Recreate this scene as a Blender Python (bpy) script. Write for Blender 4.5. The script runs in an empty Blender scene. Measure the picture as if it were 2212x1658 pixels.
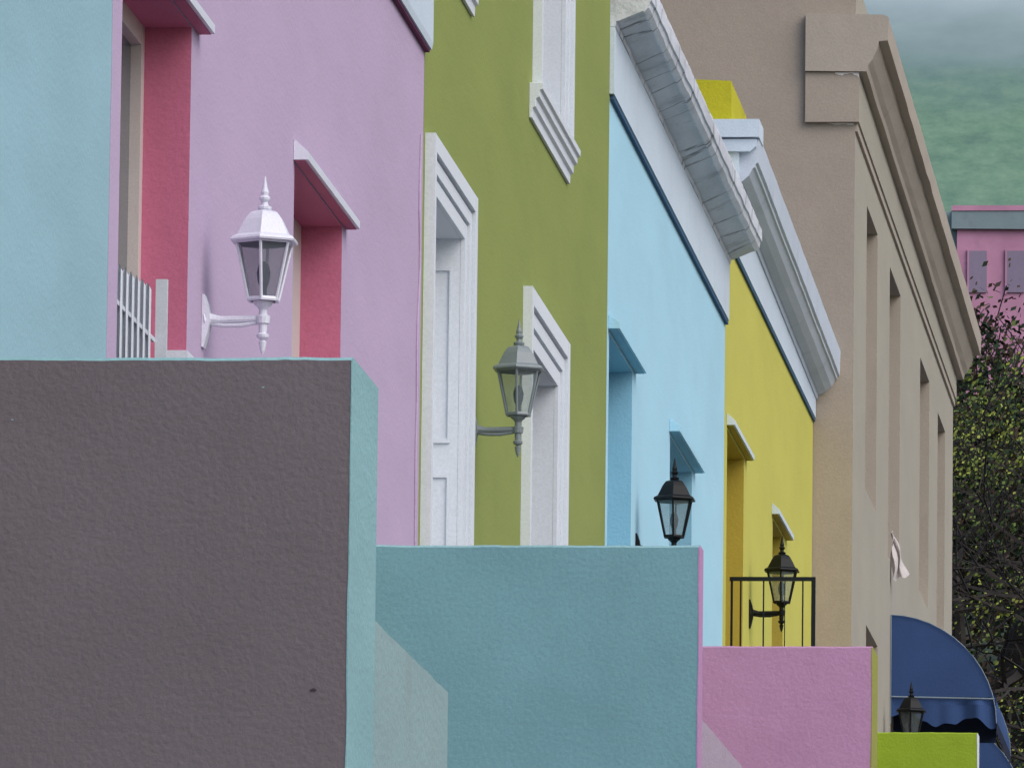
import bpy, math, random
from mathutils import Vector as V, Matrix, noise
random.seed(7)
scene=bpy.context.scene
COL=scene.collection
W=-3.94
def gz(y): return -1.6+.08*y

# ---------------------------------------------------------------- materials
def lin(c):
    o=[]
    for v in c:
        v/=255.
        o.append(v/12.92 if v<=.04045 else ((v+.055)/1.055)**2.4)
    return o
MATS={}
def nodes_base(name):
    m=bpy.data.materials.new(name); m.use_nodes=True
    nt=m.node_tree; b=nt.nodes["Principled BSDF"]
    return m,nt,b
def stucco(name,rgb,rough=.88,bump=.22,scale=55,mott=.05,streak=.008,dirt=0.0,dirtcol=(70,66,62),spec=.25,big2=1.6):
    if name in MATS: return MATS[name]
    m,nt,b=nodes_base(name); N=nt.nodes; L=nt.links
    c=lin(rgb)
    tc=N.new("ShaderNodeTexCoord")
    def noi(sc,vec=(1,1,1),det=5,r=.55):
        mp=N.new("ShaderNodeMapping"); mp.inputs['Scale'].default_value=vec
        L.new(tc.outputs['Object'],mp.inputs['Vector'])
        n=N.new("ShaderNodeTexNoise"); n.inputs['Scale'].default_value=sc; n.inputs['Detail'].default_value=det; n.inputs['Roughness'].default_value=r
        L.new(mp.outputs[0],n.inputs['Vector']); return n.outputs[0]
    def mapr(s,a,b_,lo,hi):
        r=N.new("ShaderNodeMapRange"); r.inputs[1].default_value=a; r.inputs[2].default_value=b_; r.inputs[3].default_value=lo; r.inputs[4].default_value=hi
        L.new(s,r.inputs[0]); return r.outputs[0]
    def mul(a,b_):
        q=N.new("ShaderNodeMath"); q.operation='MULTIPLY'; L.new(a,q.inputs[0]); L.new(b_,q.inputs[1]); return q.outputs[0]
    # broad mottling; Y is compressed so patches stay rounded when the wall is seen at a grazing angle
    big=mapr(noi(1.3,(1,.35,1),5),.3,.7,1-mott,1+mott)
    st=mapr(noi(4,(1.5,.3,.9),5),.3,.7,1-streak-.012,1+streak+.012)
    fine=mapr(noi(scale*1.6,(1,1,1),3,.7),.3,.7,.92,1.07)
    f=mul(mul(big,st),fine)
    mx=N.new("ShaderNodeVectorMath"); mx.operation='SCALE'; mx.inputs[0].default_value=c
    L.new(f,mx.inputs['Scale'])
    out=mx.outputs[0]
    if dirt>0:
        d=noi(3.2,(1,1,.6),8,.65)
        dm=mapr(d,.56,.72,0,dirt)
        mi=N.new("ShaderNodeMix"); mi.data_type='RGBA'
        L.new(dm,mi.inputs[0]); L.new(out,mi.inputs[6]); mi.inputs[7].default_value=(*lin(dirtcol),1)
        out=mi.outputs[2]
    L.new(out,b.inputs['Base Color'])
    b.inputs['Roughness'].default_value=rough
    b.inputs['Specular IOR Level'].default_value=spec
    h1=noi(scale,(1,.6,1),6,.6); h2=noi(7,(1,.3,1),3)
    ad=N.new("ShaderNodeMath"); ad.operation='MULTIPLY_ADD'; L.new(h2,ad.inputs[0]); ad.inputs[1].default_value=big2; L.new(h1,ad.inputs[2])
    bp=N.new("ShaderNodeBump"); bp.inputs['Strength'].default_value=bump; bp.inputs['Distance'].default_value=.012
    L.new(ad.outputs[0],bp.inputs['Height']); L.new(bp.outputs[0],b.inputs['Normal'])
    MATS[name]=m; return m
def paint(name,rgb,rough=.45,metal=0,spec=.4,dirt=.05):
    return stucco(name,rgb,rough=rough,bump=.05,scale=90,mott=.05,streak=dirt,spec=spec)
def glass(name,rgb,rough=.25,alpha=1):
    if name in MATS: return MATS[name]
    m,nt,b=nodes_base(name)
    N=nt.nodes; L=nt.links
    n=N.new("ShaderNodeTexNoise"); n.inputs['Scale'].default_value=12
    r=N.new("ShaderNodeMapRange"); r.inputs[3].default_value=.8; r.inputs[4].default_value=1.2; L.new(n.outputs[0],r.inputs[0])
    v=N.new("ShaderNodeVectorMath"); v.operation='SCALE'; v.inputs[0].default_value=lin(rgb); L.new(r.outputs[0],v.inputs['Scale'])
    L.new(v.outputs[0],b.inputs['Base Color'])
    b.inputs['Roughness'].default_value=rough
    b.inputs['Alpha'].default_value=alpha
    MATS[name]=m; return m
def cornice_mat(name,rgb,darkc,crack=.75):
    m=stucco(name,rgb,bump=.5,scale=30,mott=.12,streak=.1,dirt=.75,dirtcol=darkc)
    nt=m.node_tree;N=nt.nodes;L=nt.links;b=N["Principled BSDF"]
    src=b.inputs['Base Color'].links[0].from_socket
    tc=N.new("ShaderNodeTexCoord"); mp=N.new("ShaderNodeMapping"); mp.inputs['Scale'].default_value=(.6,1.5,.6)
    L.new(tc.outputs['Object'],mp.inputs[0])
    nn=N.new("ShaderNodeTexNoise"); nn.inputs['Scale'].default_value=9; nn.inputs['Detail'].default_value=6
    L.new(mp.outputs[0],nn.inputs[0])
    ad=N.new("ShaderNodeVectorMath"); ad.operation='MULTIPLY_ADD'; L.new(nn.outputs[1],ad.inputs[0]); ad.inputs[1].default_value=(.2,.2,.2); L.new(mp.outputs[0],ad.inputs[2])
    vo=N.new("ShaderNodeTexVoronoi"); vo.feature='DISTANCE_TO_EDGE'; vo.inputs['Scale'].default_value=.7
    L.new(ad.outputs[0],vo.inputs['Vector'])
    r=N.new("ShaderNodeMapRange"); r.inputs[1].default_value=0; r.inputs[2].default_value=.018; r.inputs[3].default_value=crack; r.inputs[4].default_value=0
    L.new(vo.outputs['Distance'],r.inputs[0])
    mi=N.new("ShaderNodeMix"); mi.data_type='RGBA'; L.new(r.outputs[0],mi.inputs[0]); L.new(src,mi.inputs[6]); mi.inputs[7].default_value=(.03,.033,.036,1)
    L.new(mi.outputs[2],b.inputs['Base Color'])
    return m

# ---------------------------------------------------------------- mesh builder
class MB:
    def __init__(s): s.v=[];s.f=[];s.m=[];s.mats=[]
    def mi(s,mat):
        if mat not in s.mats: s.mats.append(mat)
        return s.mats.index(mat)
    def poly(s,pts,mat):
        i=len(s.v); s.v+= [tuple(p) for p in pts]; s.f.append(tuple(range(i,i+len(pts)))); s.m.append(s.mi(mat))
    def box(s,x0,x1,y0,y1,z0,z1,mat,front=None,right=None,top=None):
        i=len(s.v)
        s.v+=[(x0,y0,z0),(x1,y0,z0),(x1,y1,z0),(x0,y1,z0),(x0,y0,z1),(x1,y0,z1),(x1,y1,z1),(x0,y1,z1)]
        fs=[(0,3,2,1),(4,5,6,7),(0,1,5,4),(1,2,6,5),(2,3,7,6),(3,0,4,7)]
        ms=[mat,top or mat,front or mat,right or mat,mat,mat]
        for f,mm in zip(fs,ms): s.f.append(tuple(i+k for k in f)); s.m.append(s.mi(mm))
    def extr(s,prof,y0,y1,mat,n=1,jit=0,dz=0,capmat=None):
        i=len(s.v); k=len(prof); mn=min(p[0] for p in prof)
        for a in range(n+1):
            t=a/n; y=y0+(y1-y0)*t
            for (x,z) in prof:
                jx=jz=0
                if jit and x>mn+.02:
                    w=noise.noise_vector(V((x*7,y*3.1,z*7)))+.5*noise.noise_vector(V((x*20,y*11,z*20)))
                    jx=w.x*jit; jz=w.z*jit
                s.v.append((x+jx,y,z+dz*t+jz))
        for a in range(n):
            for b in range(k):
                c=(b+1)%k
                s.f.append((i+a*k+b,i+a*k+c,i+(a+1)*k+c,i+(a+1)*k+b)); s.m.append(s.mi(mat))
        s.f.append(tuple(i+b for b in reversed(range(k)))); s.m.append(s.mi(capmat or mat))
        s.f.append(tuple(i+n*k+b for b in range(k))); s.m.append(s.mi(mat))
    def tube(s,pts,rad,mat,n=6):
        i=len(s.v); K=len(pts)
        for a,p in enumerate(pts):
            p=V(p)
            d=(V(pts[min(a+1,K-1)])-V(pts[max(a-1,0)])).normalized()
            u=d.orthogonal().normalized(); w=d.cross(u)
            r=rad[a] if isinstance(rad,(list,tuple)) else rad
            for q in range(n):
                t=2*math.pi*q/n; s.v.append(tuple(p+u*r*math.cos(t)+w*r*math.sin(t)))
        for a in range(K-1):
            for q in range(n):
                c=(q+1)%n; s.f.append((i+a*n+q,i+a*n+c,i+(a+1)*n+c,i+(a+1)*n+q)); s.m.append(s.mi(mat))
        s.f.append(tuple(i+q for q in reversed(range(n)))); s.m.append(s.mi(mat))
        s.f.append(tuple(i+(K-1)*n+q for q in range(n))); s.m.append(s.mi(mat))
    def lathe(s,prof,mat,n=6,c=(0,0),rot=-math.pi/2,cap=True):
        i=len(s.v);K=len(prof)
        for (r,z) in prof:
            for q in range(n):
                t=rot+2*math.pi*q/n; s.v.append((c[0]+r*math.cos(t),c[1]+r*math.sin(t),z))
        for a in range(K-1):
            for q in range(n):
                d=(q+1)%n; s.f.append((i+a*n+q,i+a*n+d,i+(a+1)*n+d,i+(a+1)*n+q)); s.m.append(s.mi(mat))
        if cap:
            s.f.append(tuple(i+q for q in reversed(range(n)))); s.m.append(s.mi(mat))
            s.f.append(tuple(i+(K-1)*n+q for q in range(n))); s.m.append(s.mi(mat))
    def obj(s,name,parent=None,bevel=0,smooth=False,label=None):
        off=V((0,0,0))
        p=parent
        while p: off+=p.location; p=p.parent
        me=bpy.data.meshes.new(name)
        me.from_pydata([(a-off.x,b-off.y,c-off.z) for a,b,c in s.v],[],s.f)
        for mm in s.mats: me.materials.append(mm)
        me.polygons.foreach_set("material_index",s.m)
        if smooth: me.polygons.foreach_set("use_smooth",[True]*len(me.polygons))
        me.update()
        o=bpy.data.objects.new(name,me); COL.objects.link(o)
        if parent: o.parent=parent
        if bevel:
            bm=o.modifiers.new("bevel","BEVEL"); bm.width=bevel; bm.segments=2; bm.limit_method='ANGLE'
        if label: o["label"]=label
        return o
def thing(name,loc,label,cat,group=None):
    e=bpy.data.objects.new(name,None); COL.objects.link(e); e.location=loc; e.empty_display_size=.3
    e["label"]=label; e["category"]=cat
    if group: e["group"]=group
    return e
def tag(o,label,cat,group=None):
    o["label"]=label;o["category"]=cat
    if group:o["group"]=group

# colours -----------------------------------------------------------
M_h0=stucco("teal_blue_stucco",(148,184,196),mott=.07)
M_pink=stucco("lilac_pink_stucco",(186,166,194),mott=.05)
M_rose=stucco("rose_red_stucco",(190,108,136),mott=.1)
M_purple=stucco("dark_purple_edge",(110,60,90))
M_green=stucco("olive_green_stucco",(138,150,82),mott=.07)
M_white=stucco("white_trim_paint",(212,219,226),bump=.06,mott=.02)
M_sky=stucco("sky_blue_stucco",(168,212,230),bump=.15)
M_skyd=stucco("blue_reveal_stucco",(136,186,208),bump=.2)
M_fascia=stucco("pale_fascia_paint",(198,212,224),bump=.1,dirt=.15,dirtcol=(140,150,160))
M_shadow=stucco("painted_blue_shadow_line",(62,92,120),bump=.1)  # shadow line under the fascias, painted as a thin dark blue strip
M_yel=stucco("yellow_stucco",(194,190,92),bump=.15)
M_yelb=stucco("bright_yellow_stucco",(188,182,44),bump=.3,dirt=.35,dirtcol=(120,116,60))
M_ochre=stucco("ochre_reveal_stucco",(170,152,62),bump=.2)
M_tan=stucco("tan_stucco",(165,160,147),bump=.18)
M_tans=stucco("brown_tan_stucco",(164,153,141),bump=.18)
M_tanc=stucco("tan_cornice_stucco",(170,161,149),bump=.15,dirt=.2,dirtcol=(125,115,106))
M_plaster=stucco("bare_white_plaster",(220,216,210),bump=.4)
M_brown=stucco("dark_mauve_brown_stucco",(110,101,105),bump=.34,scale=55,mott=.08,big2=.8)
M_teal=stucco("teal_stucco",(112,158,164),bump=.25,scale=50,mott=.1,big2=1.0)
M_lteal=stucco("light_teal_stucco",(136,176,180),bump=.35,scale=45,mott=.1)
M_lteal2=stucco("weathered_light_teal_stucco",(142,168,170),bump=.35,scale=45,dirt=.35,dirtcol=(138,140,136))
M_pinkw=stucco("mauve_pink_stucco",(184,140,180),bump=.3,scale=45,dirt=.3,dirtcol=(160,114,158))
M_pinkg=stucco("weathered_pink_stucco",(172,156,172),bump=.4,dirt=.3,dirtcol=(140,130,140))
M_olend=stucco("olive_yellow_stucco",(150,152,76),bump=.4)
M_lime=stucco("lime_green_stucco",(140,164,48),bump=.3,mott=.1)
M_grey=stucco("grey_concrete",(128,128,126),bump=.5,dirt=.3)
M_cream=paint("cream_window_paint",(200,192,188))
M_greyp=paint("greyish_white_railing_paint",(200,206,214))
M_whitep=paint("white_gloss_paint",(216,219,230))
M_roof=stucco("grey_roof_felt",(110,110,108),bump=.5)
M_pane=glass("window_glass",(60,70,82),.08)
M_corn=cornice_mat("weathered_grey_cornice",(204,208,216),(148,153,160))
M_ycorn=stucco("pale_grey_cornice_paint",(188,198,210),bump=.15,dirt=.25,dirtcol=(136,144,156))
M_lamp_white=paint("white_lamp_enamel",(218,220,232),rough=.35)
M_lamp_grey=paint("dull_galvanised_lamp_metal",(124,134,138),rough=.35)
M_lamp_black=paint("black_lamp_enamel",(10,12,15),rough=.5,spec=.25)
M_lglass=glass("smoky_lantern_glass",(120,126,136),.2,.5)
M_lglass2=glass("pale_lantern_glass",(150,165,165),.2,.34)
M_lglass3=glass("dim_lantern_glass",(110,120,120),.2,.34)
M_black=paint("black_iron_paint",(22,25,25),spec=.25)
M_blue=stucco("blue_canvas",(50,74,118),bump=.15,mott=.15)
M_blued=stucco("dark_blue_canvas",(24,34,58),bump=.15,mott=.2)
M_rib=paint("pale_awning_tube",(128,144,156))
M_hot=stucco("hot_pink_render",(192,140,168),mott=.15,dirt=.3,dirtcol=(160,125,150))
M_cloth=stucco("pale_white_cloth",(192,186,184),bump=.3,mott=.2)

# ---------------------------------------------------------------- houses
GH="terraced houses along the street"
def wall_mesh(fx,y0,y1,z0,z1,ops,rev,mw,mr,depth=8.0,side=None,roof=None):
    b=MB()
    ys=sorted(set([y0,y1]+[o[0] for o in ops]+[o[1] for o in ops]))
    zs=sorted(set([z0,z1]+[o[2] for o in ops]+[o[3] for o in ops]))
    for a in range(len(ys)-1):
        for c in range(len(zs)-1):
            cy=(ys[a]+ys[a+1])/2; cz=(zs[c]+zs[c+1])/2
            if any(o[0]<cy<o[1] and o[2]<cz<o[3] for o in ops): continue
            b.poly([(fx,ys[a],zs[c]),(fx,ys[a+1],zs[c]),(fx,ys[a+1],zs[c+1]),(fx,ys[a],zs[c+1])],mw)
    for o in ops:
        x1=fx-rev; a,c,d,e=o[:4]
        b.poly([(fx,c,d),(x1,c,d),(x1,c,e),(fx,c,e)],mr)
        b.poly([(x1,a,d),(fx,a,d),(fx,a,e),(x1,a,e)],mr)
        b.poly([(fx,a,e),(fx,c,e),(x1,c,e),(x1,a,e)],mr)
        b.poly([(fx,c,d),(fx,a,d),(x1,a,d),(x1,c,d)],mr)
    bx=fx-depth; s=side or mw
    b.poly([(bx,y0,z0),(fx,y0,z0),(fx,y0,z1),(bx,y0,z1)],s)
    b.poly([(fx,y1,z0),(bx,y1,z0),(bx,y1,z1),(fx,y1,z1)],s)
    b.poly([(bx,y1,z0),(bx,y0,z0),(bx,y0,z1),(bx,y1,z1)],s)
    b.poly([(fx,y0,z1),(fx,y1,z1),(bx,y1,z1),(bx,y0,z1)],roof or M_roof)
    return b
def window(parent,fx,rev,o,mf,bars=1):
    a,c,d,e=o[:4]; x=fx-rev
    b=MB(); t=.07
    b.box(x-.05,x+.004,a-.0,a+t,d-.01,e+.01,mf); b.box(x-.05,x+.004,c-t,c+.0,d-.01,e+.01,mf)
    b.box(x-.049,x+.003,a+t,c-t,d-.01,d+t,mf); b.box(x-.049,x+.003,a+t,c-t,e-t,e+.01,mf)
    m=(a+c)/2
    b.box(x-.048,x-.004,m-.025,m+.025,d+t,e-t,mf)
    zm=(d+e)/2
    b.box(x-.047,x-.012,a+t,m-.025,zm-.02,zm+.02,mf); b.box(x-.047,x-.012,m+.025,c-t,zm-.02,zm+.02,mf)
    w=b.obj("window",parent)
    g=MB(); g.box(x-.04,x-.032,a+t,c-t,d+t,e-t,M_pane)
    g.obj("pane",w)
    return w
def door(parent,fx,rev,o,mf):
    a,c,d,e=o[:4]; x=fx-rev
    b=MB(); b.box(x-.06,x+.005,a-.01,c+.01,d-.01,e+.01,mf)
    for (p,q) in ((.08,.42),(.48,.82)):
        for s0,s1 in ((.1,.45),(.55,.9)):
            b.box(x+.003,x+.014,a+(c-a)*s0,a+(c-a)*s1,d+(e-d)*p,d+(e-d)*q,mf)
    w=b.obj("door",parent)
    h=MB(); h.lathe([(.0,0),(.02,0),(.025,.02),(.0,.04)],M_lamp_grey,8,(x+.03,a+.12)); 
    for i,v in enumerate(h.v): h.v[i]=(v[0],v[1],v[2]+d+1.05)
    h.obj("handle",w)
def hood(parent,fx,y0,y1,z,mt,mu,p=.055,h=.055):
    b=MB()
    b.extr([(fx+.001,z),(fx+p,z),(fx+p,z+.03),(fx+.004,z+h+.02),(fx+.001,z+h+.02)],y0,y1,mt)
    b.box(fx+.002,fx+p-.012,y0+.003,y1-.003,z-.0025,z-.001,mu)
    return b.obj("window_hood",parent,bevel=.004)

# house 0 (teal blue)
h=thing("terraced_house",(W,22,gz(22)),"pale teal-blue plastered terraced house with flat front","house",GH)
ops=[(17.5,18.7,1.7,4.3),(21,22.3,2.0,4.4)]
wall_mesh(W,15.0,27.616,-1.2,6.6,ops,.16,M_h0,M_h0).obj("wall",h)
for o in ops: window(h,W,.16,o,M_cream)

# pink house
h=thing("terraced_house",(W,32,gz(32)),"lilac-pink terraced house with rose red window recesses","house",GH)
ops=[(27.84,29.50,2.95,5.15),(32.40,33.94,2.2,5.15)]
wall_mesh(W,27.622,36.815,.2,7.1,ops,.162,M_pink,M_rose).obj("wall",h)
window(h,W,.162,ops[0],M_cream); door(h,W,.162,ops[1],M_cream)
hood(h,W,27.78,29.68,5.158,M_whitep,M_rose); hood(h,W,32.36,34.06,5.158,M_whitep,M_rose)
b=MB(); b.extr([(W+.001,6.33),(W+.03,6.33),(W+.035,6.36),(W+.035,6.60),(W+.07,6.66),(W+.07,6.74),(W+.001,6.76)],27.63,36.83,M_fascia)
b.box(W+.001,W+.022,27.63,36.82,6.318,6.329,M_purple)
b.obj("cornice",h)
b=MB(); b.tube([(W+.004,36.66+.10*noise.noise(V((0,0,z*2.3))),z) for z in [5.95-.08*k for k in range(48)]],.0045,M_pink,6); b.obj("cable",h)
# window guard railing
b=MB(); x=W-.03
for i in range(9):
    y=27.90+i*.135; zt=4.125+.008*i
    n=8
    for k in range(n):
        u0=-.040+.020*k/n; u1=-.040+.020*(k+1)/n
        f=lambda u:.35*(u+.040)+.010*math.sin((u+.040)/.020*math.pi*2)
        g=lambda u:zt+.03*(1-abs((u+.040)/.020-.35)*1.4)
        b.poly([(x+u0,y+f(u0),2.96),(x+u1,y+f(u1),2.96),(x+u1,y+f(u1),g(u1)),(x+u0,y+f(u0),g(u0))],M_greyp)
b.box(x-.028,x+.010,29.15,29.175,2.96,4.25,M_greyp)
b.box(x-.036,x-.028,27.86,29.15,4.04,4.055,M_greyp)
b.obj("window_railing",h)
b=MB(); b.box(W-.05,W+.03,29.30,29.49,4.00,4.035,M_whitep); b.obj("window_sill",h)

# green house
h=thing("terraced_house",(W,41,gz(41)),"olive green two-storey terraced house with white mouldings","house",GH)
d1=(37.08,38.38,3.0,5.77); w2=(41.5,42.88,3.9,5.73); u1=(41.75,43.05,6.97,8.6); u2=(36.99,38.1,6.97,8.6)
wall_mesh(W,36.823,45.82,.8,9.8,[d1,w2,u1,u2],.2,M_green,M_white).obj("wall",h)
door(h,W,.2,d1,M_white)
for o in (w2,u1,u2): window(h,W,.2,o,M_white)
def architrave(parent,o,wl,wr,wt,name="door_surround",bottom=None):
    a,c,d,e=o[:4]; b=MB()
    zb=d if bottom is None else bottom
    st=[(0,.3,.02),(.3,.36,.010),(.36,.62,.03),(.62,.68,.018),(.68,1.0,.045)]
    for s0,s1,p in st:
        b.box(W+.001,W+p,c+wr*s0,c+wr*s1,zb,e+wt*s1,M_white)
        b.box(W+.001,W+p,a-wl*s1,a-wl*s0,zb,e+wt*s1,M_white)
        b.box(W+.001,W+p-.0005,a-wl*s0,c+wr*s0,e+wt*s0,e+wt*s1,M_white)
    return b.obj(name,parent)
architrave(h,d1,.2,.30,.22)
architrave(h,w2,.25,.36,.25,"window_surround")
architrave(h,u1,.18,.26,.24,"window_surround")
architrave(h,u2,.12,.26,.24,"window_surround")
def sillm(parent,y0,y1,z):
    b=MB(); x=W+.001
    b.extr([(x,z-.165),(x+.014,z-.165),(x+.016,z-.12),(x+.030,z-.112),(x+.032,z-.075),(x+.048,z-.066),(x+.05,z-.035),(x+.063,z-.03),(x+.065,z),(x,z)],y0,y1,M_white)
    return b.obj("window_sill",parent,bevel=.002)
sillm(h,41.43,43.45,6.965); sillm(h,36.9,38.72,6.965)
# panelled door lining on the far reveal of the doorway
b=MB()
yb=38.378
for z0,z1 in ((3.1,4.75),(4.88,5.65)):
    b.box(W-.17,W-.160,yb-.008,yb,z0,z1,M_white); b.box(W-.045,W-.035,yb-.008,yb,z0,z1,M_white)
    b.box(W-.160,W-.045,yb-.008,yb,z0,z0+.02,M_white); b.box(W-.160,W-.045,yb-.008,yb,z1-.02,z1,M_white)
b.obj("door_lining",h)
b=MB(); b.box(W-.185,W-.14,38.31,38.368,4.92,5.0,M_whitep); b.obj("bell_box",h)

# blue house
h=thing("terraced_house",(W,50,gz(50)),"light sky-blue terraced house with weathered grey cornice","house",GH)
d1=(45.95,47.42,3.7,6.41); w2=(50.02,51.66,4.3,6.40)
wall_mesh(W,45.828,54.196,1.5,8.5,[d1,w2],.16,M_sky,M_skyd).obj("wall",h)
door(h,W,.16,d1,M_skyd); window(h,W,.16,w2,M_white)
hood(h,W,45.88,47.62,6.43,M_sky,M_skyd,.06,.05); hood(h,W,49.95,51.86,6.42,M_sky,M_skyd,.06,.05)
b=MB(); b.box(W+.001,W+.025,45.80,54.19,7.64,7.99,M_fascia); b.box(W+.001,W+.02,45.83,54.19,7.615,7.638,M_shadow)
b.obj("fascia",h)
b=MB()
b.extr([(W-.3,7.995),(W+.025,7.995),(W+.03,8.02),(W+.042,8.022),(W+.165,8.075),(W+.175,8.072),(W+.198,8.095),(W+.205,8.125),(W+.215,8.13),(W+.218,8.20),(W+.20,8.205),(W+.195,8.26),(W+.165,8.28),(W+.06,8.56),(W-.0,8.60),(W-.3,8.62)],45.83,54.25,M_corn,n=140,jit=.005)
b.obj("cornice",h)

# yellow house
h=thing("terraced_house",(W,58,gz(58)),"mustard yellow terraced house with pale grey cornice","house",GH)
d1=(54.45,55.92,4.4,7.01); w2=(58.65,59.72,4.9,6.96)
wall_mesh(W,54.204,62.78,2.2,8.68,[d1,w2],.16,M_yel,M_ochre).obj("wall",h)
door(h,W,.16,d1,M_ochre); window(h,W,.16,w2,M_white)
hood(h,W,54.4,56.15,7.03,M_fascia,M_ochre,.05,.05); hood(h,W,58.55,60.05,6.98,M_fascia,M_ochre,.05,.05)
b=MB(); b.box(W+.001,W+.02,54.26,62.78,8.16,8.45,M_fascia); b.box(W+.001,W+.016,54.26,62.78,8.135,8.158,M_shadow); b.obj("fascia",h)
b=MB()
b.extr([(W-.2,8.46),(W+.03,8.46),(W+.035,8.49),(W+.045,8.492),(W+.09,8.515),(W+.13,8.55),(W+.155,8.595),(W+.168,8.60),(W+.17,8.62),(W+.185,8.63),(W+.19,8.80),(W+.16,8.82),(W-.2,8.84)],54.30,62.95,M_ycorn,dz=-.17,n=24,jit=.002)
b.box(-4.06,-3.745,54.22,54.6,8.775,8.885,M_fascia)
b.extr([(-4.03,8.69),(-3.80,8.69),(-3.765,8.72),(-3.76,8.765),(-4.03,8.765)],54.24,54.6,M_fascia)
b.box(-3.94,-3.87,54.27,54.45,8.46,8.69,M_fascia)
b.obj("cornice",h)
b=MB()
b.poly([(-4.17,54.3,8.895),(-3.92,54.3,8.895),(-3.925,54.3,9.135),(-4.17,54.3,9.145)],M_yelb)
b.poly([(-3.92,54.3,8.895),(-3.89,56.0,8.895),(-3.925,55.6,9.135),(-3.925,54.3,9.135)],M_yelb)
b.poly([(-4.17,56.0,8.895),(-4.17,54.3,8.895),(-4.17,54.3,9.145),(-4.17,55.6,9.145)],M_yelb)
b.poly([(-3.89,56.0,8.895),(-4.17,56.0,8.895),(-4.17,55.6,9.145),(-3.925,55.6,9.135)],M_yelb)
b.poly([(-4.17,54.3,9.145),(-3.925,54.3,9.135),(-3.925,55.6,9.135),(-4.17,55.6,9.145)],M_yelb)
b.box(-4.17,-3.93,54.61,55.9,8.5,8.893,M_yelb)
b.obj("parapet_block",h)

# tan building
TX=-3.66
h=thing("terraced_house",(TX,70,gz(70)),"tall tan plastered building with heavy moulded cornice","house",GH)
ops=[(64.35,65.75,7.86,9.91),(67.45,69.0,7.72,9.92),(72.05,73.55,7.98,9.86),(75.0,76.3,8.0,9.8),(64.6,66.1,4.6,6.90),(68.0,70.2,3.9,6.4),(73.2,75.0,4.4,6.7)]
wall_mesh(TX,62.79,77.7,2.8,11.3,ops,.22,M_tan,M_tanc,depth=10,side=M_tans).obj("wall",h)
for o in ops[:5]: window(h,TX,.22,o,M_tanc)
for o in ops[5:]: door(h,TX,.22,o,M_black)
b=MB()
x=TX
b.extr([(-4.01,10.62),(x+.08,10.62),(x+.09,10.66),(x+.12,10.70),(x+.16,10.78),(x+.17,10.83),(x+.23,10.835),(x+.235,11.0),(x+.20,11.02),(-4.01,11.03)],62.72,77.9,M_tanc,dz=-.16,n=30,jit=.005)
b.obj("cornice",h)
b=MB(); b.box(-4.01,x+.03,62.745,62.785,10.26,10.615,M_tans); b.box(x+.001,x+.03,62.786,77.7,10.26,10.37,M_tan)
b.box(x+.001,x+.028,62.786,77.7,10.37,10.60,M_tan)
b.box(x+.001,x+.018,62.80,77.69,10.20,10.258,M_tanc)
b.obj("frieze",h)
def patch(b,x0,x1,z0,z1,y,mat,sd):
    n=40; pts=[]
    for i in range(n+1):
        t=i/n; a=.45+.7*noise.noise(V((t*2.3,sd,0)))+.15*noise.noise(V((t*9,sd,3)))
        pts.append((x0+(x1-x0)*t,y,z1-(z1-z0)*max(.03,min(1,a))*(.15+.85*t)))
    b.poly([(x0,y,z1)]+pts+[(x1,y,z1)],mat)
b=MB(); patch(b,-3.80,-3.632,10.53,10.613,62.742,M_plaster,1.3); b.obj("broken_plaster",h)
b=MB(); patch(b,-3.86,-3.665,10.21,10.258,62.784,M_plaster,4.7); b.obj("broken_plaster",h)

# ---------------------------------------------------------------- porches
GP="raised porches along the terrace"
for (a,c,z,m,lab) in ((22.45,27.5,1.75,M_lteal2,"raised teal concrete porch in front of teal house"),(27.55,33.15,2.15,M_pinkg,"raised pinkish concrete porch in front of pink house"),(36.75,44.65,2.95,M_grey,"raised grey concrete porch in front of green house"),(45.8,54.1,3.65,M_lteal2,"raised pale blue concrete porch of blue house"),(54.15,56.55,4.35,M_olend,"raised olive concrete porch in front of yellow house")):
    b=MB(); b.box(-3.93,-2.53,a,c,gz(a)-.6,z,m)
    o=b.obj("porch",None,bevel=.015); tag(o,lab,"porch",GP)

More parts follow.
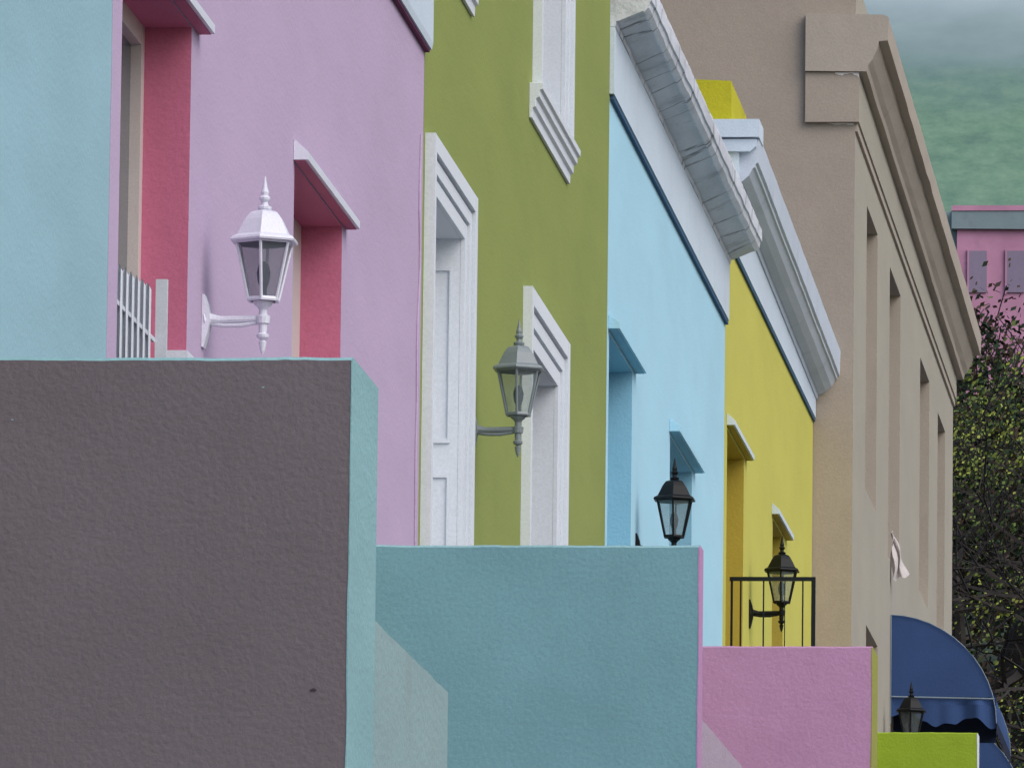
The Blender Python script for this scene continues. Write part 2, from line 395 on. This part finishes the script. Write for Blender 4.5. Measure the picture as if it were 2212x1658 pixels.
# ---------------------------------------------------------------- party walls
GW="low painted walls dividing the porches"
def pwall(y0,y1,zt,mf,me,xe,label,par=None,mpar=None,cap=None):
    e=thing("boundary_wall",(xe,y0,gz(y0)),label,"wall",GW)
    b=MB()
    n=60
    x0=-3.925; z0=gz(y0)-.6
    tops=[]
    for i in range(n+1):
        x=x0+(xe-x0)*i/n
        tops.append((x,zt+noise.noise(V((x*9,y0,0)))*.003+noise.noise(V((x*40,y0,5)))*.0015))
    for i in range(n):
        (xa,za),(xb,zb)=tops[i],tops[i+1]
        b.poly([(xa,y0,z0),(xb,y0,z0),(xb,y0,zb-.008),(xa,y0,za-.008)],mf)
        b.poly([(xa,y0,za-.008),(xb,y0,zb-.008),(xb,y0+.01,zb),(xa,y0+.01,za)],cap or me)
        b.poly([(xa,y0+.01,za),(xb,y0+.01,zb),(xb,y1,zb),(xa,y1,za)],cap or me)
    zb=tops[-1][1]
    m=40
    for k in range(m):
        za=z0+(zb-.008-z0)*k/m; zc=z0+(zb-.008-z0)*(k+1)/m
        wa=.004+.004*noise.noise(V((za*6,y0,1))); wc=.004+.004*noise.noise(V((zc*6,y0,1)))
        b.poly([(xe-wa,y0-.0015,za),(xe,y0-.0015,za),(xe,y0-.0015,zc),(xe-wc,y0-.0015,zc)],me)
    b.poly([(xe,y0-.0015,z0),(xe,y1,z0),(xe,y1,zb),(xe,y0+.01,zb),(xe,y0-.0015,zb-.008)],me)
    b.poly([(xe,y1,z0),(x0,y1,z0),(x0,y1,zt),(xe,y1,zb)],me)
    b.poly([(x0,y1,z0),(x0,y0,z0),(x0,y0,zt),(x0,y1,zt)],me)
    b.obj("wall",e)
    if par:
        b=MB(); ya,yb,za,zb=par
        n=20
        for k in range(n):
            p=ya+(yb-ya)*k/n; q=ya+(yb-ya)*(k+1)/n
            zp=za+(zb-za)*k/n+.004*noise.noise(V((p*5,0,0))); zq=za+(zb-za)*(k+1)/n+.004*noise.noise(V((q*5,0,0)))
            b.poly([(xe-.004,p,gz(ya)-.4),(xe-.004,q,gz(ya)-.4),(xe-.004,q,zq),(xe-.004,p,zp)],mpar)
            b.poly([(xe-.004,p,zp),(xe-.004,q,zq),(xe-.2,q,zq),(xe-.2,p,zp)],mpar)
        b.poly([(xe-.2,yb,gz(ya)-.4),(xe-.2,ya,gz(ya)-.4),(xe-.2,ya,za),(xe-.2,yb,zb)],mpar)
        b.poly([(xe-.004,yb,gz(ya)-.4),(xe-.2,yb,gz(ya)-.4),(xe-.2,yb,zb),(xe-.004,yb,zb)],mpar)
        b.obj("parapet",e)
    return e
e=pwall(21.8,22.38,2.985,M_brown,M_lteal,-2.5,"thick dark mauve-brown wall with light teal end",(22.385,24.22,2.40,2.40),M_lteal2)
def chip(px,pz,s,mat,e,y=21.7985):
    b=MB(); b.poly([(px+s*(1+.6*noise.noise(V((a*2,px,0))))*math.cos(a),y,pz+.5*s*(1+.6*noise.noise(V((a*2,pz,3))))*math.sin(a)) for a in [k*math.pi/8 for k in range(16)]],mat); b.obj("plaster_chip",e)
chip(-2.585,2.165,.008,stucco("dark_chip",(66,58,64)),e); chip(-2.72,2.91,.0035,M_lteal2,e); chip(-3.34,2.83,.0035,M_lteal2,e)
pwall(33.2,33.38,3.84,M_teal,M_pinkw,-2.5,"smooth teal plastered wall with pink end",(33.385,35.6,3.215,3.235),M_pinkg,cap=M_lteal)
pwall(44.7,45.2,4.665,M_pinkw,M_olend,-2.5,"mauve-pink plastered wall with olive end",(45.205,47.2,3.9,3.9),M_olend,cap=M_pinkw)
pwall(56.6,56.85,5.365,M_lime,M_white,-2.5,"bright lime green plastered wall with white end",(56.855,58.5,4.6,4.6),M_white,cap=M_lime)

# ---------------------------------------------------------------- wall lanterns
GL="lantern wall lamps on the house fronts"
def lantern(loc,ref,mat,gm,label):
    e=thing("wall_lamp",loc,label,"lamp",GL)
    if ref:
        for ch in ref.children:
            c=ch.copy(); c.data=ch.data.copy(); c.parent=e; COL.objects.link(c)
            for i,mm in enumerate(c.data.materials):
                if mm!=M_blued: c.data.materials[i]= gm if mm.name.endswith("lantern_glass") else mat
        return e
    k=1/.866
    def P(b,name):
        me=b.obj(name,None); me.parent=e
        return me
    cx=.205
    b=MB()
    b.extr([(.001,-.095),(.008,-.095),(.02,-.05),(.03,0),(.02,.05),(.008,.085),(.001,.085)],-.03,.03,mat)
    b.tube([(.01,0,.0),(.03,0,.004),(.06,0,.0),(.19,0,.004)],[.036,.019,.014,.012],mat,10)
    b.tube([(.03,0,-.01),(.07,0,-.018),(.13,0,-.018),(.19,0,-.008)],[.01,.008,.008,.007],mat,8)
    P(b,"wall_bracket")
    b=MB()
    b.lathe([(.001,-.12),(.008,-.105),(.014,-.075),(.007,-.07),(.02,-.06),(.022,-.05),(.013,-.045),(.015,-.015),(.022,-.012),(.025,.012),(.015,.018),(.014,.035),(.022,.045),(.03,.05),(.036,.062),(.038,.066)],mat,12,(cx,0))
    P(b,"stem")
    b=MB()
    zt=.262; zb=.068; rt=.088*k; rb=.048*k
    for q in range(6):
        t=-math.pi/2+q*math.pi/3; c,s=math.cos(t),math.sin(t)
        b.tube([(cx+rb*c,rb*s,zb),(cx+rt*c,rt*s,zt)],.0055,mat,6)
    for r,z in ((rb,zb),(rt,zt)):
        b.lathe([(r+.004,z-.006),(r+.006,z),(r+.002,z+.008),(r-.008,z+.008),(r-.008,z-.006)],mat,6,(cx,0))
    P(b,"lantern_frame")
    b=MB(); b.lathe([(rb-.002,zb+.002),(rt-.003,zt-.002)],gm,6,(cx,0),cap=False); P(b,"lantern_glass")
    b=MB(); b.lathe([(.012,.07),(.012,.11),(.02,.13),(.024,.16),(.016,.19),(.0,.2)],M_blued,10,(cx,0)); P(b,"bulb")
    b=MB()
    b.lathe([(.07,.263),(.106*k,.262),(.108*k,.268),(.104*k,.276),(.086*k,.286),(.074*k,.312),(.062*k,.338),(.052*k,.354),(.046*k,.362),(.040*k,.366),(.02,.374),(.012,.38)],mat,6,(cx,0))
    P(b,"lamp_roof")
    b=MB()
    b.lathe([(.014,.372),(.023,.376),(.025,.384),(.013,.39),(.011,.40),(.018,.408),(.02,.415),(.012,.424),(.014,.435),(.009,.45),(.0015,.49)],mat,10,(cx,0))
    P(b,"finial")
    return e
L1=lantern((W,29.9,4.22),None,M_lamp_white,M_lglass,"white enamelled lantern on bracket on pink wall")
lantern((W,38.95,5.01),L1,M_lamp_grey,M_lglass2,"dull grey metal lantern beside white door surround")
lantern((W,47.75,5.50),L1,M_lamp_black,M_lglass2,"black lantern on light blue wall")
lantern((W,56.5,6.105),L1,M_lamp_black,M_lglass2,"black lantern on yellow wall")
lantern((TX,67.0,6.24),L1,M_lamp_black,M_lglass3,"black lantern beside blue awning")

# ---------------------------------------------------------------- iron railing
b=MB(); y=54.75
for x,w in ((-3.925,.007),(-3.87,.005),(-3.73,.0045),(-3.60,.003),(-3.49,.0045),(-3.425,.0125)):
    b.box(x-w,x+w,y-w,y+w,4.36,6.115,M_black)
b.box(-3.938,-3.4125,y-.013,y+.013,6.114,6.138,M_black); b.box(-3.938,-3.4125,y-.012,y+.012,4.6,4.62,M_black)
o=b.obj("metal_railing"); tag(o,"black iron railing on porch of yellow house","railing")

# ---------------------------------------------------------------- awnings
GA="blue canvas awnings over the tan building's doors"
def awning(y0,y1,dz,label,ref=None):
    e=thing("awning",(TX,y0,6.5+dz),label,"awning",GA)
    if ref:
        for ch in ref.children:
            c=ch.copy(); c.parent=e; COL.objects.link(c)
        return e
    arc=[]
    for i in range(13):
        t=i/12*math.pi/2
        arc.append((TX+.005+.80*math.sin(t)**1.05, 6.50+.82*math.cos(t)))
    b=MB()
    for y in (y0,y1):
        b.poly([(TX+.005,y,6.70)]+[(x,y,z) for x,z in arc if z>6.70]+[(TX+.775,y,6.70)],M_blue)
    for i in range(12):
        (xa,za),(xb,zb)=arc[i],arc[i+1]
        b.poly([(xa,y0,za),(xb,y0,zb),(xb,y1,zb),(xa,y1,za)],M_blue)
    b.obj("canopy",e)
    b=MB(); n=60
    y=y0+.004
    f=lambda u:6.55+.10*noise.noise(V((u*3.3,1,0)))+.04*noise.noise(V((u*9,2,0)))-.07*u
    for i in range(n):
        x0=TX+.01+.79*i/n; x1=TX+.01+.79*(i+1)/n
        ya=y+.06*noise.noise(V((i*.11,7,0))); yb=y+.06*noise.noise(V(((i+1)*.11,7,0)))
        b.poly([(x0,ya,f(i/n)),(x1,yb,f((i+1)/n)),(x1,yb,6.64),(x0,ya,6.64)],M_blue)
        b.poly([(x0,ya,6.64),(x1,yb,6.64),(x1,y,6.70),(x0,y,6.70)],M_blue)
    for i in range(30):
        ya=y0+(y1-y0)*i/30; yb=y0+(y1-y0)*(i+1)/30
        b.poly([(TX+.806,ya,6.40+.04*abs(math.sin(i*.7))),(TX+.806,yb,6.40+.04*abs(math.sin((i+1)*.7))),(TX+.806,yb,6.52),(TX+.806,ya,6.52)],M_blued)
    b.poly([(TX+.01,y0+.3,6.38),(TX+.79,y0+.3,6.38),(TX+.79,y0+.3,6.75),(TX+.01,y0+.3,6.75)],M_blued)  # dark sheet standing in for the shade inside the awning
    b.obj("valance",e)
    b=MB()
    for y in (y0-.012,y1+.012):
        b.tube([(TX+.005,y,6.70),(TX+.79,y,6.685)],.0055,M_rib,6)
        b.tube([(x,y,z) for x,z in arc],.003,M_rib,6)
        b.tube([(TX+.006,y,6.5),(TX+.006,y,7.32)],.004,M_rib,6)
    b.tube([(TX+.77,y0-.012,6.69),(TX+.77,y1+.012,6.69)],.006,M_rib,6)
    b.obj("frame",e)
    return e
A=awning(67.85,70.5,0,"blue canvas barrel awning with pale tube frame")
awning(73.3,75.95,-.22,"blue canvas barrel awning further up the street",A)

# cloth hanging from window
b=MB(); n=16
for i in range(n):
    for j in range(n):
        def P(i,j):
            u=i/n; v=j/n
            w=.005+.12*v**.9*u
            return (TX+.005+w+.012*math.sin(v*9+u*5), 67.75+.10*u+.03*math.sin(u*11+v*3), 7.94-.38*v+.06*u*v+.012*math.sin(u*14))
        b.poly([P(i,j),P(i+1,j),P(i+1,j+1),P(i,j+1)],M_cloth)
o=b.obj("cloth",smooth=True); tag(o,"pale white cloth hung out from tan window","cloth")

# ---------------------------------------------------------------- terrain height
def terr(x,y):
    if y<90: h_=gz(y)
    elif y<250: h_=5.6+(y-90)*.2
    elif y<700: h_=37.6+(y-250)*.15
    else: h_=105.1+(y-700)*.62
    if y>700: h_+= (noise.fractal(V((x/160,y/160,3)),1,2,6))*min(1,(y-700)/80)*14
    if y>95: h_+= noise.noise(V((x/30,y/30,0)))*.4*min(1,(y-95)/40)
    return h_
def tz(y): return terr(0,y)-.05

# ---------------------------------------------------------------- distant pink building
h=thing("pink_building",(-5,170,21),"pink building with grey roof edge on the hillside","building")
b=MB()
b.box(-7.95,4,170,182,20,25.75,M_hot); b.box(-8.4,-7.96,170.2,182,20,26.1,stucco("grey_teal_render",(150,170,170)))
b.obj("wall",h)
b=MB(); b.extr([(-8.05,25.72),(4.1,25.72-.12),(4.1,26.0),(-8.05,26.12)],169.9,182.1,stucco("slate_grey",(130,146,152),dirt=.4,dirtcol=(104,114,120))); b.box(-8.05,4.1,169.88,169.9,26.06,26.16,M_hot); b.obj("roof",h)
for x in (-7.72,-7.0,-3.6,-1.4):
    b=MB(); b.box(x,x+.34,169.96,169.99,24.5,25.3,stucco("dull_grey_window",(140,128,150))); b.box(x-.03,x,169.95,169.99,24.47,25.33,M_hot)
    b.obj("window",h)

# ---------------------------------------------------------------- trees
def leafmat(name,rgb):
    return stucco(name,rgb,bump=.05,scale=20,mott=.3,streak=.1)
LM=[leafmat("leaf_olive",(86,104,54)),leafmat("leaf_yellow_green",(144,154,70)),leafmat("leaf_dark_green",(42,58,40)),leafmat("leaf_brownish",(70,58,50))]
M_bark=stucco("grey_brown_bark",(50,46,44),bump=.9,scale=20,mott=.2)
def tree(x,y,z,height,spread,seed,ncl,per,lsize,weights,label,depth0=5,up=.12,thick=.024,side=1.0,zlow=None):
    random.seed(seed)
    e=thing("tree",(x,y,z),label,"tree","trees beyond the terrace")
    b=MB(); tips=[]
    def grow(p,d,L,r,depth):
        pts=[p];rad=[r];q=V(p);dd=V(d).normalized();n=4
        for i in range(n):
            dd=(dd+V((random.gauss(0,.2),random.gauss(0,.2),random.gauss(.0,.12)))).normalized()
            q=q+dd*L/n; pts.append(tuple(q)); rad.append(max(.0045,r*(1-.4*(i+1)/n)))
            if depth<=2: tips.append(tuple(q))
        b.tube(pts,rad,M_bark,6 if depth>2 else 3)
        if depth<=0: return
        k=random.choice((3,4)) if depth>1 else 4
        for i in range(k):
            ax=dd.orthogonal().normalized(); ax.rotate(Matrix.Rotation(random.uniform(0,2*math.pi),3,dd))
            nd=V(dd); nd.rotate(Matrix.Rotation(math.radians(random.uniform(25,72)*side),3,ax))
            nd.z+=up
            j=random.choice((2,3,4))
            grow(pts[j],nd,L*random.uniform(.62,.9),rad[j]*.72,depth-1)
    grow((x,y,z-.3),(0.03,0,1),height*.27,height*thick,depth0)
    zm=max(t[2] for t in tips)
    s=(height)/(zm-z)
    b.v=[(x+(a-x)*s,y+(c-y)*s,z+(d-z)*s) for a,c,d in b.v]
    tips=[(x+(a-x)*s,y+(c-y)*s,z+(d-z)*s) for a,c,d in tips]
    b.obj("trunk",e)
    c=MB()
    for _ in range(ncl):
        p=random.choice(tips)
        if zlow and p[2]<zlow and random.random()<.8: continue
        mt=random.choices(LM,weights)[0]
        rr=random.uniform(.08,.24)*spread
        for i in range(per):
            o=V((random.gauss(0,rr),random.gauss(0,rr),random.gauss(0,rr*.7)))+V(p)
            a=V((random.gauss(0,1),random.gauss(0,1),random.gauss(0,1))).normalized()
            u=a.orthogonal().normalized(); w=a.cross(u); s2=lsize*random.uniform(.5,1.3)
            c.poly([o-u*s2,o-w*s2*.6,o+u*s2,o+w*s2*.6],mt)
    c.obj("crown",e)
    return e
tree(-2.3,90,tz(90),7.6,1.2,12,900,38,.024,(4,8,1,1),"sparse yellow-green tree with bare twisting branches",thick=.026,up=.0,zlow=11.0)
tree(-4.6,97,tz(97),8.0,1.3,6,900,38,.028,(5,5,3,2),"olive green tree with bare dark branches",thick=.026,up=.0,zlow=11.8)
tree(-5.2,106,tz(106),7.1,1.6,23,1500,26,.05,(1,0,7,6),"dark green tree behind other trees")
tree(-3.0,112,tz(112),6.8,1.7,31,1700,26,.055,(1,0,7,6),"dense dark green tree on the slope")
tree(-7.0,118,tz(118),6.6,1.7,41,1500,26,.055,(1,0,7,6),"dense dark green tree higher on slope")
tree(-5.0,124,tz(124),5.0,1.8,57,1500,26,.055,(1,0,7,6),"low dark bushy tree on the slope")

# ---------------------------------------------------------------- ground, road, pavement, mountain
def mat_terrain():
    m,nt,b=nodes_base("hillside_grass_painted_mist"); N=nt.nodes;L=nt.links
    tc=N.new("ShaderNodeTexCoord")
    def noi(sc,det,r):
        n=N.new("ShaderNodeTexNoise"); n.inputs['Scale'].default_value=sc; n.inputs['Detail'].default_value=det; n.inputs['Roughness'].default_value=r; L.new(tc.outputs['Object'],n.inputs[0]); return n.outputs[0]
    cr=N.new("ShaderNodeValToRGB"); e=cr.color_ramp.elements
    e[0].position=.3; e[0].color=(*lin((94,126,110)),1); e[1].position=.7; e[1].color=(*lin((126,154,130)),1)
    L.new(noi(.55,12,.75),cr.inputs[0])
    # scrubby darker patches
    rp=N.new("ShaderNodeMapRange"); rp.inputs[1].default_value=.52; rp.inputs[2].default_value=.66; rp.inputs[4].default_value=.5; L.new(noi(.22,8,.7),rp.inputs[0])
    m0=N.new("ShaderNodeMix"); m0.data_type='RGBA'; L.new(rp.outputs[0],m0.inputs[0]); L.new(cr.outputs[0],m0.inputs[6]); m0.inputs[7].default_value=(*lin((84,112,104)),1)
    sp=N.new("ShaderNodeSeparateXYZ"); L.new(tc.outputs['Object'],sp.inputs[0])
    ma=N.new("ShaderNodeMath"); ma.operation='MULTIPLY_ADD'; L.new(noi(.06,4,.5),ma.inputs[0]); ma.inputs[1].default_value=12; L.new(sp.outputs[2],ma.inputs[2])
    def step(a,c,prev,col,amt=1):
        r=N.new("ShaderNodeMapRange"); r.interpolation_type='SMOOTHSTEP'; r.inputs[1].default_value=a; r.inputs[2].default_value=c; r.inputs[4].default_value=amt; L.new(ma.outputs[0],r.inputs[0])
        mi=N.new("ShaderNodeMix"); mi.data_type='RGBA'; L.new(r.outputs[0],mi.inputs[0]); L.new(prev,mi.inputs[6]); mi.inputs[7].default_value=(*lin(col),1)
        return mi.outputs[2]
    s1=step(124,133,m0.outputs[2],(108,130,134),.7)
    s2=step(128,141,s1,(172,186,192),.95)  # mist on the upper slope, painted into the colour by height
    L.new(s2,b.inputs['Base Color']); b.inputs['Roughness'].default_value=1; b.inputs['Specular IOR Level'].default_value=0
    return m
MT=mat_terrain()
M_ground=stucco("dry_ground",(92,88,74),scale=8,bump=.6,mott=.2)
ys=[-80+i*8 for i in range(22)]+[100+i*10 for i in range(60)]+[700+i*5 for i in range(84)]+[1130+i*45 for i in range(30)]
xs=[-900,-600,-420]+[-300+i*9 for i in range(67)]+[420,600,900]
b=MB()
idx={}
for j,y in enumerate(ys):
    for i,x in enumerate(xs):
        idx[i,j]=len(b.v); b.v.append((x,y,terr(x,y)-.02))
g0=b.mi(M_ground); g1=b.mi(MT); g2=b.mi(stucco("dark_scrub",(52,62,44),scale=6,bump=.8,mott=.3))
for j in range(len(ys)-1):
    for i in range(len(xs)-1):
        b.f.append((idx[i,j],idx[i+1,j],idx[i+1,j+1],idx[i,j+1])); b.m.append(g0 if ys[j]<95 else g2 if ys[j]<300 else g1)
o=b.obj("ground",smooth=True); o["kind"]="structure"
M_asph=stucco("asphalt",(62,62,64),scale=60,bump=.8,mott=.15)
M_pave=stucco("pavement_concrete",(150,148,144),scale=30,bump=.5,mott=.12)
b=MB()
b.poly([(-1.2,-60,gz(-60)+.004),(6.2,-60,gz(-60)+.004),(6.2,88,gz(88)+.004),(-1.2,88,gz(88)+.004)],M_asph)
o=b.obj("road"); o["kind"]="structure"
for (x0,x1,nm) in ((-3.9,-1.2,"pavement"),(6.2,8.4,"pavement")):
    b=MB(); i=0
    b.v+=[(x0,-60,gz(-60)-.1),(x1,-60,gz(-60)-.1),(x1,88,gz(88)-.1),(x0,88,gz(88)-.1),(x0,-60,gz(-60)+.13),(x1,-60,gz(-60)+.13),(x1,88,gz(88)+.13),(x0,88,gz(88)+.13)]
    for f in ((4,5,6,7),(0,1,5,4),(1,2,6,5),(2,3,7,6),(3,0,4,7)): b.f.append(f); b.m.append(b.mi(M_pave))
    o=b.obj(nm); o["kind"]="structure"

# ---------------------------------------------------------------- world, sun, camera
EL=math.radians(42); 
w=bpy.data.worlds.new("World"); scene.world=w; w.use_nodes=True
nt=w.node_tree; bg=nt.nodes["Background"]; sk=nt.nodes.new("ShaderNodeTexSky"); sk.sky_type='NISHITA'; sk.sun_disc=False
tosun=V((math.cos(EL)*.80,-math.cos(EL)*.60,math.sin(EL))).normalized()
sk.sun_elevation=EL; sk.sun_rotation=math.atan2(tosun.x,tosun.y); sk.dust_density=3.5; sk.air_density=1.0; sk.ozone_density=2.2
nt.links.new(sk.outputs[0],bg.inputs[0]); bg.inputs[1].default_value=.15
sl=bpy.data.lights.new("sun","SUN"); sl.energy=1.35; sl.angle=math.radians(60); sl.color=(.98,.98,1)
so=bpy.data.objects.new("sun",sl); COL.objects.link(so); so.rotation_euler=tosun.to_track_quat('Z','Y').to_euler()

f=19500.;psi=math.atan(.09663);th=math.atan(.13323);rho=math.asin(.01222)
F=V((-math.sin(psi)*math.cos(th),math.cos(psi)*math.cos(th),math.sin(th)))
r0=V((math.cos(psi),math.sin(psi),0));u0=r0.cross(F)
R=r0*math.cos(rho)+u0*math.sin(rho);U=u0*math.cos(rho)-r0*math.sin(rho)
cd=bpy.data.cameras.new("camera"); cd.lens=36*f/2212; cd.sensor_width=36; cd.clip_end=6000; cd.clip_start=.5
co=bpy.data.objects.new("camera",cd); COL.objects.link(co)
co.matrix_world=Matrix(((R.x,U.x,-F.x,0),(R.y,U.y,-F.y,0),(R.z,U.z,-F.z,0),(0,0,0,1)))
scene.camera=co
scene.view_settings.view_transform='Standard'; scene.view_settings.look='None'; scene.view_settings.exposure=0
